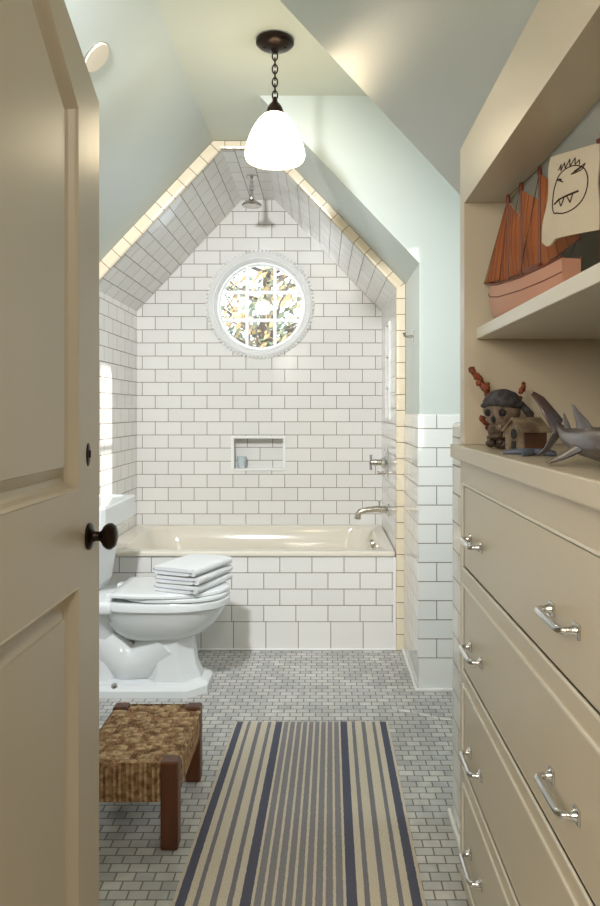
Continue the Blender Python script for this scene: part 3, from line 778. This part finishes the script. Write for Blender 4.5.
dk = MB()
for s_ in (-1, 1):
    dk.tube([sp_(t, s_*w, z) for t, w, z in ((0, .002, .100), (.05, .012, .094), (.12, .022, .088), (.3, .032, .078), (.6, .034, .074), (.85, .028, .080), (1, .020, .088))], .0025, 6)
    dk.tube([sp_(t, s_*w, z) for t, w, z in ((.04, .012, .072), (.12, .0225, .060), (.3, .0315, .050), (.6, .0335, .047), (.85, .028, .052), (1, .019, .06))], .0012, 6)
dk.tube([sp_(.1, 0, .085), sp_(-.02, 0, .100), sp_(-.10, 0, .106)], [.003, .003, .002], 8)
dk.box(-.012, .012, -.03, .03, 0, .02, .002, rot=Matrix.Rotation(math.atan2(ax.y, ax.x)-PI/2, 3, 'Z'))
for v in list(dk.bm.verts)[-0:]: pass
for v in dk.bm.verts:
    if v.co.z < .5: v.co = sp_(.62, 0, .078) + v.co
dk.build('rails', M['hulld'], shp, smooth=True, merge=False)
MT = [(.255, .280), (.43, .288), (.66, .296)]
for t, h in MT:
    MB().tube([sp_(t, 0, .07), sp_(t, 0, h-.02), sp_(t, 0, h)], [.0035, .003, .0025], 8).lathe([(.0045, -.004), (.0055, 0), (.0045, .012), (.003, .014)], tuple(sp_(t, 0, h-.012)), 'Z', 10).build('mast', M['hulld'], shp, smooth=True)
def sail(pts, bulge, lines=5, nm='sail'):
    P = [Vector(p) for p in pts]; n = 12
    m_ = MB(); gr = []
    for side in (0, 1):
        for i in range(n+1):
            pass
    def pt(u, v):
        a = P[0].lerp(P[1], u); b2 = P[3].lerp(P[2], u); c = a.lerp(b2, v)
        return c+sd*(bulge*math.sin(PI*u)*math.sin(PI*min(v, 1))+.0009*math.cos(u*lines*2*PI))
    A = [[pt(i/n, j/n) for i in range(n+1)] for j in range(n+1)]
    off = sd*.0009
    for s_ in (-1, 1):
        V_ = [[m_.bm.verts.new(p+off*s_) for p in r] for r in A]
        for j in range(n):
            for i in range(n): m_.bm.faces.new((V_[j][i], V_[j][i+1], V_[j+1][i+1], V_[j+1][i]))
        if s_ == -1: K1 = V_
    m_.build(nm, M['sail'], shp, smooth=True)
    # edge spars and seam lines
    e = MB()
    e.tube([pt(i/n, 0) for i in range(n+1)], .0016, 5); e.tube([pt(1, j/n) for j in range(n+1)], .0012, 5); e.tube([pt(0, j/n) for j in range(n+1)], .001, 5)
    for u in (.25, .5, .75): e.tube([pt(u, j/n)-sd*.0012 for j in range(n+1)], .0006, 4)
    e.build('sail_seams', M['hulld'], shp, merge=False)
# quads: bottom-fore, bottom-aft, top-aft, top-fore
sail([sp_(.27, 0, .096), sp_(.425, 0, .094), sp_(.41, 0, .218), sp_(.265, 0, .262)], -.006)
sail([sp_(.445, 0, .094), sp_(.65, 0, .09), sp_(.64, 0, .232), sp_(.44, 0, .272)], -.008)
sail([sp_(.675, 0, .090), sp_(1.08, 0, .116), sp_(.98, 0, .205), sp_(.67, 0, .282)], -.010)
sail([sp_(-.09, 0, .105), sp_(.12, 0, .098), sp_(.25, 0, .262), sp_(.243, 0, .264)], -.005)
sail([sp_(.12, .004, .096), sp_(.24, .004, .096), sp_(.25, .003, .235), sp_(.24, .003, .24)], -.004)
rgx = MB()
for a, b2 in ((sp_(.255, 0, .278), sp_(.43, 0, .286)), (sp_(.43, 0, .286), sp_(.66, 0, .294)), (sp_(.255, 0, .275), sp_(-.10, 0, .106)), (sp_(.43, 0, .284), sp_(.3, 0, .20)), (sp_(.66, 0, .29), sp_(.5, -.01, .12)), (sp_(.43, 0, .28), sp_(.46, .033, .08)), (sp_(.66, 0, .29), sp_(.72, .033, .08)), (sp_(.66, 0, .29), sp_(.6, -.033, .08)), (sp_(1.04, 0, .11), sp_(.98, 0, .085))):
    rgx.tube([a, b2], .0007, 5)
rgx.build('rigging', M['cord'], shp, merge=False)

# ------------------------------------------------------------------ monster-face cloth on its own staff
cl = aw('cloth_banner', 'cream cloth with a drawn fanged monster face, hung beside the ship', 'banner', (.50, 1.29, 1.361))
def bp_(u, v, off=0):           # u 0..1 left to right, v 0..1 bottom to top
    A = Vector((.426, 1.352, 0)); B = Vector((.474, 1.245, 0)); p = A.lerp(B, u)
    d = (B-A).normalized(); nrm = Vector((d.y, -d.x, 0)).normalized()
    zl = 1.476-.006*u-.012*math.sin(PI*min(1, u*3.2)) if u < .31 else 1.474-.004*u; zt_ = 1.632-.012*u
    z = zl+(zt_-zl)*v
    x = p + Vector((-.0155, .006, 0))*(1-v)*(1-u)*1.0
    b_ = .010*math.sin(PI*min(1, max(0, u)))*(1-.5*v)*(.6+.6*math.sin(PI*v)) + .003*math.sin(v*9+u*3)
    return Vector((x.x, x.y, z)) + nrm*(-1)*0 + nrm*(b_+off)
bn = MB(); n = 20
fr_, bk_ = [], []
for j in range(n+1):
    fr_.append([bn.bm.verts.new(bp_(i/n, j/n)) for i in range(n+1)])
    bk_.append([bn.bm.verts.new(bp_(i/n, j/n, -.003-.016*math.sin(PI*i/n)*(1-j/n)**.5*(1 if j else 0))) for i in range(n+1)])
for G_ in (fr_, bk_):
    for j in range(n):
        for i in range(n): bn.bm.faces.new((G_[j][i], G_[j][i+1], G_[j+1][i+1], G_[j+1][i]))
for i in range(n):
    bn.bm.faces.new((fr_[0][i], fr_[0][i+1], bk_[0][i+1], bk_[0][i])); bn.bm.faces.new((fr_[n][i], fr_[n][i+1], bk_[n][i+1], bk_[n][i]))
    bn.bm.faces.new((fr_[i][0], fr_[i+1][0], bk_[i+1][0], bk_[i][0])); bn.bm.faces.new((fr_[i][n], fr_[i+1][n], bk_[i+1][n], bk_[i][n]))
bn.build('banner_cloth', M['cloth'], cl, smooth=True)
ink = MB()
def stroke(pts, r=.0011):
    out = []
    for (a, b2), (c, d) in zip(pts, pts[1:]):
        for i in range(5): out.append((a+(c-a)*i/5, b2+(d-b2)*i/5))
    out.append(pts[-1]); ink.tube([bp_(u, v, .0006) for u, v in out], r, 5)
stroke([(.50+.36*math.cos(t), .54+.26*math.sin(t)+.04*math.cos(t)) for t in [2*PI*i/28+.9 for i in range(29)]])
stroke([(.27, .80), (.31, .86), (.33, .78), (.38, .87), (.42, .79), (.47, .90), (.51, .80), (.57, .90), (.60, .81), (.66, .86), (.68, .80)])
stroke([(.24, .70), (.40, .64)]); stroke([(.28, .69), (.36, .67)], .0022)
stroke([(.56, .70), (.78, .80), (.74, .73), (.60, .70)])
stroke([(.62, .725), (.72, .76)], .002)
stroke([(.20, .45), (.70, .49)], .0018)
stroke([(.30, .455), (.36, .37), (.42, .46)]); stroke([(.48, .465), (.54, .385), (.60, .48)])
ink.build('drawn_face', M['ink'], cl, merge=False)
MB().tube([bp_(1.03, 0, -.004)+Vector((0, 0, -.106)), bp_(1.03, 1, -.004)+Vector((.0, 0, .015))], .005, 10).lathe([(.026, 1.3615), (.026, 1.367), (.006, 1.374)], (bp_(1.03, 0, -.004).x, bp_(1.03, 0, -.004).y, 0), 'Z', 24).tube([bp_(.96, 1, -.002)+Vector((0, 0, .003)), bp_(1.25, 1, -.002)+Vector((0, 0, .004))], .005, 8).build('wooden_staff', M['hulld'], cl, smooth=True, merge=False)

# ------------------------------------------------------------------ skull, coral, house, shark, starfish on the countertop
CT = 1.078
skx, sky = .392, 1.585
sk = aw('pirate_skull', 'resin pirate skull in a slate head scarf sitting on dark rocks', 'figurine', (skx, sky, CT))
def blob(c, r, sc, amp, freq, seed, n=20):
    m_ = MB(); m_.sphere((0, 0, 0), r, sc, n)
    for v in m_.bm.verts:
        v.co = v.co*(1+amp*mnoise.noise(v.co*freq+Vector((seed, 0, 0))))+Vector(c)
    return m_
SR = Matrix.Rotation(math.radians(-38), 3, 'Z')       # faces toward the camera-left
def sk_(p): return Vector((skx, sky, CT+.082)) + SR @ (Vector(p)*1.15)
m_ = MB(); m_.sphere((0, 0, 0), .034, (1, 1.1, 1.0), 28)
for v in m_.bm.verts:
    x, y, z = v.co
    if y < 0 and z < .004: v.co.x *= 1-.25*min(1, -z/.034); v.co.z *= 1.15
    for ex in (-.013, .013):
        d = math.hypot(x-ex, z+.002)
        if y < 0 and d < .011: v.co.y += .010*(1-d/.011)
m_.box(-.014, .014, -.034, -.012, -.050, -.024, .006)
m_.box(-.018, .018, -.026, .0, -.052, -.036, .006)
for i in range(5): m_.box(-.0115+i*.0047, -.0075+i*.0047, -.0365, -.030, -.042, -.031, .001)
for v in m_.bm.verts: v.co = sk_(v.co)
m_.build('skull', M['bone'], sk, smooth=True, merge=False)
ey = MB()
for ex in (-.013, .013): ey.sphere((ex, -.0285, -.003), .0078, (1.1, .55, .95), 14)
ey.sphere((0, -.0365, -.016), .0048, (.9, .6, 1.3), 10)
for v in ey.bm.verts: v.co = sk_(v.co)
ey.build('eye_sockets', M['black'], sk, smooth=True, merge=False)
hm = MB(); hm.sphere((0, .003, .010), .0372, (1, 1.08, .85), 28)
for v in hm.bm.verts:
    if v.co.z < .012: v.co.z = .012+(v.co.z-.012)*.05
    v.co *= 1+.04*mnoise.noise(v.co*70)
hm.tube([(.036*math.cos(a), .003+.039*math.sin(a), .012+.002*math.sin(3*a)) for a in [2*PI*i/24 for i in range(24)]], .0045, 8, closed=True)
hm.tube([(.034, .012, .012), (.048, .018, -.006), (.050, .022, -.03)], [.006, .008, .004], 8)
for v in hm.bm.verts: v.co = sk_(v.co)
hm.build('head_scarf', M['scarf'], sk, smooth=True, merge=False)
rk = MB(); rnd = random.Random(5)
for i in range(26):
    a = rnd.uniform(0, 2*PI); r = rnd.uniform(0, .032)
    t = blob((skx+r*math.cos(a), sky+r*math.sin(a), CT+rnd.uniform(.010, .034)), rnd.uniform(.009, .014), (1, 1, .8), .35, 60, i, 10)
    rk.merge(t.bm)
for v in rk.bm.verts: v.co.z = max(v.co.z, CT+.0005)
rk.build('rock_base', M['dark'], sk, smooth=True, merge=False)

co = MB(); rnd = random.Random(11)
def branch(pts, r):
    P = [Vector(p) for p in pts]
    for a, b2 in zip(P, P[1:]):
        L_ = (b2-a).length; n_ = max(2, int(L_/.006))
        for i in range(n_):
            c = a.lerp(b2, i/n_)+Vector([rnd.gauss(0, .0016) for _ in range(3)])
            co.merge(blob(tuple(c), r*rnd.uniform(.8, 1.2), (1, 1, 1), .5, 160, rnd.random()*50, 8).bm)
cx0, cy0 = .392, 1.69
branch([(cx0+.006, cy0-.01, CT+.006), (cx0-.001, cy0, CT+.07), (cx0-.006, cy0+.008, CT+.128), (cx0-.024, cy0+.012, CT+.156), (cx0-.042, cy0+.018, CT+.182)], .0085)
branch([(cx0-.010, cy0+.008, CT+.130), (cx0-.002, cy0, CT+.152)], .0065)
branch([(cx0-.004, cy0-.004, CT+.040), (cx0-.022, cy0-.004, CT+.070)], .007)
branch([(cx0+.006, cy0-.004, CT+.008), (cx0+.05, cy0+.012, CT+.06), (cx0+.078, cy0-.01, CT+.150)], .0055)
coo = co.build('coral', M['coral'], smooth=True, merge=False); tag(coo, 'knobbly red coral branch standing behind the pirate skull', 'coral')

hs = aw('toy_house', 'tiny wooden house with a gabled roof between skull and shark', 'toy house', (.415, 1.43, CT))
RH = Matrix.Rotation(math.radians(-12), 4, 'Z')
def place(mb, loc, rz=0):
    Mx = Matrix.Translation(loc) @ Matrix.Rotation(rz, 4, 'Z')
    for v in mb.bm.verts: v.co = Mx @ v.co
    return mb
hl_ = (.403, 1.45, CT+.0005); hr = math.radians(14)
place(MB().prism([(-.019, -.036, 0), (-.019, .036, 0), (-.019, .036, .042), (-.019, 0, .064), (-.019, -.036, .042)], (.048, 0, 0)), hl_, hr).build('house_body', M['hwood'], hs)
place(MB().prism([(-.022, -.036, .0), (-.022, .036, 0), (-.022, .036, .042), (-.022, 0, .063), (-.022, -.036, .042)], (.003, 0, 0)), hl_, hr).build('front_wall', M['hwall'], hs)
rf = MB()
for s_ in (-1, 1): rf.prism([(-.027, s_*.041, .039), (-.027, 0, .0645), (-.027, 0, .069), (-.027, s_*.043, .043)], (.064, 0, 0))
place(rf, hl_, hr).build('roof', M['hwall'], hs)
place(MB().lathe([(.010, -.0015), (.010, .001)], (-.0225, 0, .036), 'X', 20).box(-.0235, -.0205, -.008, .008, 0, .022), hl_, hr).build('doorway', M['black'], hs)

sf = aw('shark', 'carved grey-brown wooden shark with raised tail on the countertop', 'figurine', (.40, 1.10, CT))
# body along world -y (head toward the viewer), tail far
def loft_path(pts, secs, n=18):
    mb = MB(); P = [Vector(p) for p in pts]; rings = []
    for i, p in enumerate(P):
        d = (P[min(i+1, len(P)-1)]-P[max(i-1, 0)]).normalized(); up = Vector((0, 0, 1)); s_ = d.cross(up).normalized(); u = s_.cross(d)
        w, h = secs[i]
        rings.append([p+s_*(w*math.cos(2*PI*j/n))+u*(h*math.sin(2*PI*j/n)) for j in range(n)])
    mb.loft(rings); return mb
body = loft_path([(.398, 1.235, CT+.062), (.395, 1.20, CT+.050), (.392, 1.15, CT+.040), (.392, 1.09, CT+.036), (.394, 1.02, CT+.035), (.398, .95, CT+.036), (.402, .90, CT+.040), (.404, .88, CT+.042)],
                 [(.003, .006), (.006, .010), (.014, .015), (.021, .021), (.025, .025), (.022, .022), (.012, .013), (.003, .004)])
body.build('body', M['shark'], sf, smooth=True)
def fin(pts, ctr_th, tip_th=.001, nm='fin', n=10):
    # pts: (leading xyz, trailing xyz) pairs from root to tip
    mb = MB(); rings = []
    for i, (a, b2) in enumerate(pts):
        a, b2 = Vector(a), Vector(b2); c = (a+b2)/2; h = (b2-a)/2; t = i/(len(pts)-1)
        th = ctr_th*(1-t)+tip_th*t
        d0 = (Vector(pts[-1][0])-Vector(pts[0][0])).normalized(); nrm = h.normalized().cross(d0).normalized()
        rings.append([c+h*math.cos(2*PI*j/n)+nrm*(th*math.sin(2*PI*j/n)) for j in range(n)])
    mb.loft(rings); mb.build(nm, M['shark'], sf, smooth=True)
# tail lobes
fin([((.390, 1.222, CT+.042), (.412, 1.245, CT+.068)), ((.377, 1.225, CT+.070), (.398, 1.250, CT+.086)), ((.366, 1.235, CT+.095), (.382, 1.252, CT+.106)), ((.359, 1.25, CT+.110), (.366, 1.256, CT+.116))], .007, .002, 'tail_fin')
fin([((.396, 1.215, CT+.058), (.412, 1.24, CT+.050)), ((.389, 1.235, CT+.040), (.402, 1.25, CT+.030)), ((.382, 1.25, CT+.018), (.392, 1.262, CT+.012)), ((.374, 1.262, CT+.006), (.380, 1.268, CT+.003))], .006, .002, 'tail_fin')
fin([((.392, 1.055, CT+.058), (.392, 1.115, CT+.056)), ((.391, 1.078, CT+.070), (.391, 1.116, CT+.067)), ((.388, 1.10, CT+.082), (.388, 1.122, CT+.080)), ((.386, 1.115, CT+.092), (.386, 1.124, CT+.091))], .006, .001, 'dorsal_fin')
fin([((.393, 1.150, CT+.054), (.393, 1.172, CT+.052)), ((.392, 1.160, CT+.066), (.392, 1.176, CT+.064)), ((.391, 1.172, CT+.078), (.391, 1.178, CT+.078))], .004, .001, 'second_dorsal_fin')
fin([((.372, 1.04, CT+.026), (.374, 1.09, CT+.026)), ((.354, 1.055, CT+.014), (.356, 1.098, CT+.014)), ((.338, 1.08, CT+.004), (.340, 1.10, CT+.004))], .006, .002, 'pectoral_fin')
fin([((.412, 1.04, CT+.026), (.410, 1.09, CT+.026)), ((.428, 1.055, CT+.014), (.426, 1.098, CT+.014)), ((.442, 1.08, CT+.004), (.440, 1.10, CT+.004))], .006, .002, 'pectoral_fin')

sfm = MB(); cs = Vector((.388, 1.345, CT))
for i in range(5):
    a = 2*PI*i/5+.35; d = Vector((math.cos(a), math.sin(a), 0)); L_ = .052
    sfm.merge(loft_path([cs+Vector((0, 0, .007)), cs+d*L_*.35+Vector((0, 0, .007)), cs+d*L_*.7+Vector((0, 0, .006)), cs+d*L_+Vector((0, 0, .004))], [(.013, .0062), (.009, .006), (.006, .005), (.002, .003)], 12).bm)
so = sfm.build('starfish', M['slate'], smooth=True, merge=False); tag(so, 'blue-grey starfish lying on the countertop in front of the toy house', 'starfish')

# ------------------------------------------------------------------ door leaf
XD = -.43; D0, D1 = .80, 1.403
dz = lambda y: 1.755+(D1-y)*.77
door = aw('door_1', None, None, (XD-.02, D0, 0)); struct(door, 'cream panelled door with a clipped top corner standing open', 'door')
up_ = [(.93, 1.019), (1.283, 1.019), (1.283, 1.694), (.93, 1.694+.353*.77)]
lw_ = [(.93, .235), (1.283, .235), (1.283, .850), (.93, .850)]
ftop = min(2.03, dz(D0))
outer = [(D0, .01), (D1, .01), (D1, dz(D1)), (D0+.02, ftop), (D0, ftop)]
MB().plate(outer, [up_, lw_], lambda u, v, w: (XD-w, u, v), .038).build('door_frame', M['doorp'], door, merge=False)
def inset(poly, d):
    n = len(poly); out = []
    for i in range(n):
        p0, p1, p2 = Vector(poly[i-1]), Vector(poly[i]), Vector(poly[(i+1) % n])
        e1, e2 = (p1-p0).normalized(), (p2-p1).normalized()
        n1, n2 = Vector((-e1.y, e1.x)), Vector((-e2.y, e2.x))
        b_ = n1+n2; out.append(tuple(p1+b_*(d/(b_.dot(n1)))))
    return out
for poly in (up_, lw_):
    pb = MB(); rings = []
    for d, dep in ((0.0, .0), (.003, -.0015), (.007, .004), (.012, .014), (.017, .019), (.026, .021), (.044, .012), (.046, .008), (.048, .008)):
        rings.append([(XD-dep, u, v) for u, v in inset(poly, d)])
    pb.loft(rings, cap0=False, cap1=True)
    bk2 = [(XD-.034, u, v) for u, v in poly]; pb.bm.faces.new([pb.bm.verts.new(p) for p in bk2])
    pb.build('panel', M['doorp'], door)
kb = MB().lathe([(.025, 0), (.025, .003), (.021, .006), (.011, .009), (.009, .012), (.009, .021), (.013, .025), (.020, .029), (.0245, .036), (.0245, .042), (.019, .049), (.009, .052), (.0, .0525)], (XD, 1.341, .929), 'X', 32)
kb.build('door_knob', M['bronze'], door, smooth=True)
lt = MB().sphere((XD+.000, 1.337, 1.080), .022, (.12, .55, 1), 24); lt.build('thumb_turn_plate', M['bronze'], door, smooth=True)
MB().box(XD+.002, XD+.005, 1.335, 1.339, 1.074, 1.088, .001).build('thumb_turn', M['bronze'], door)
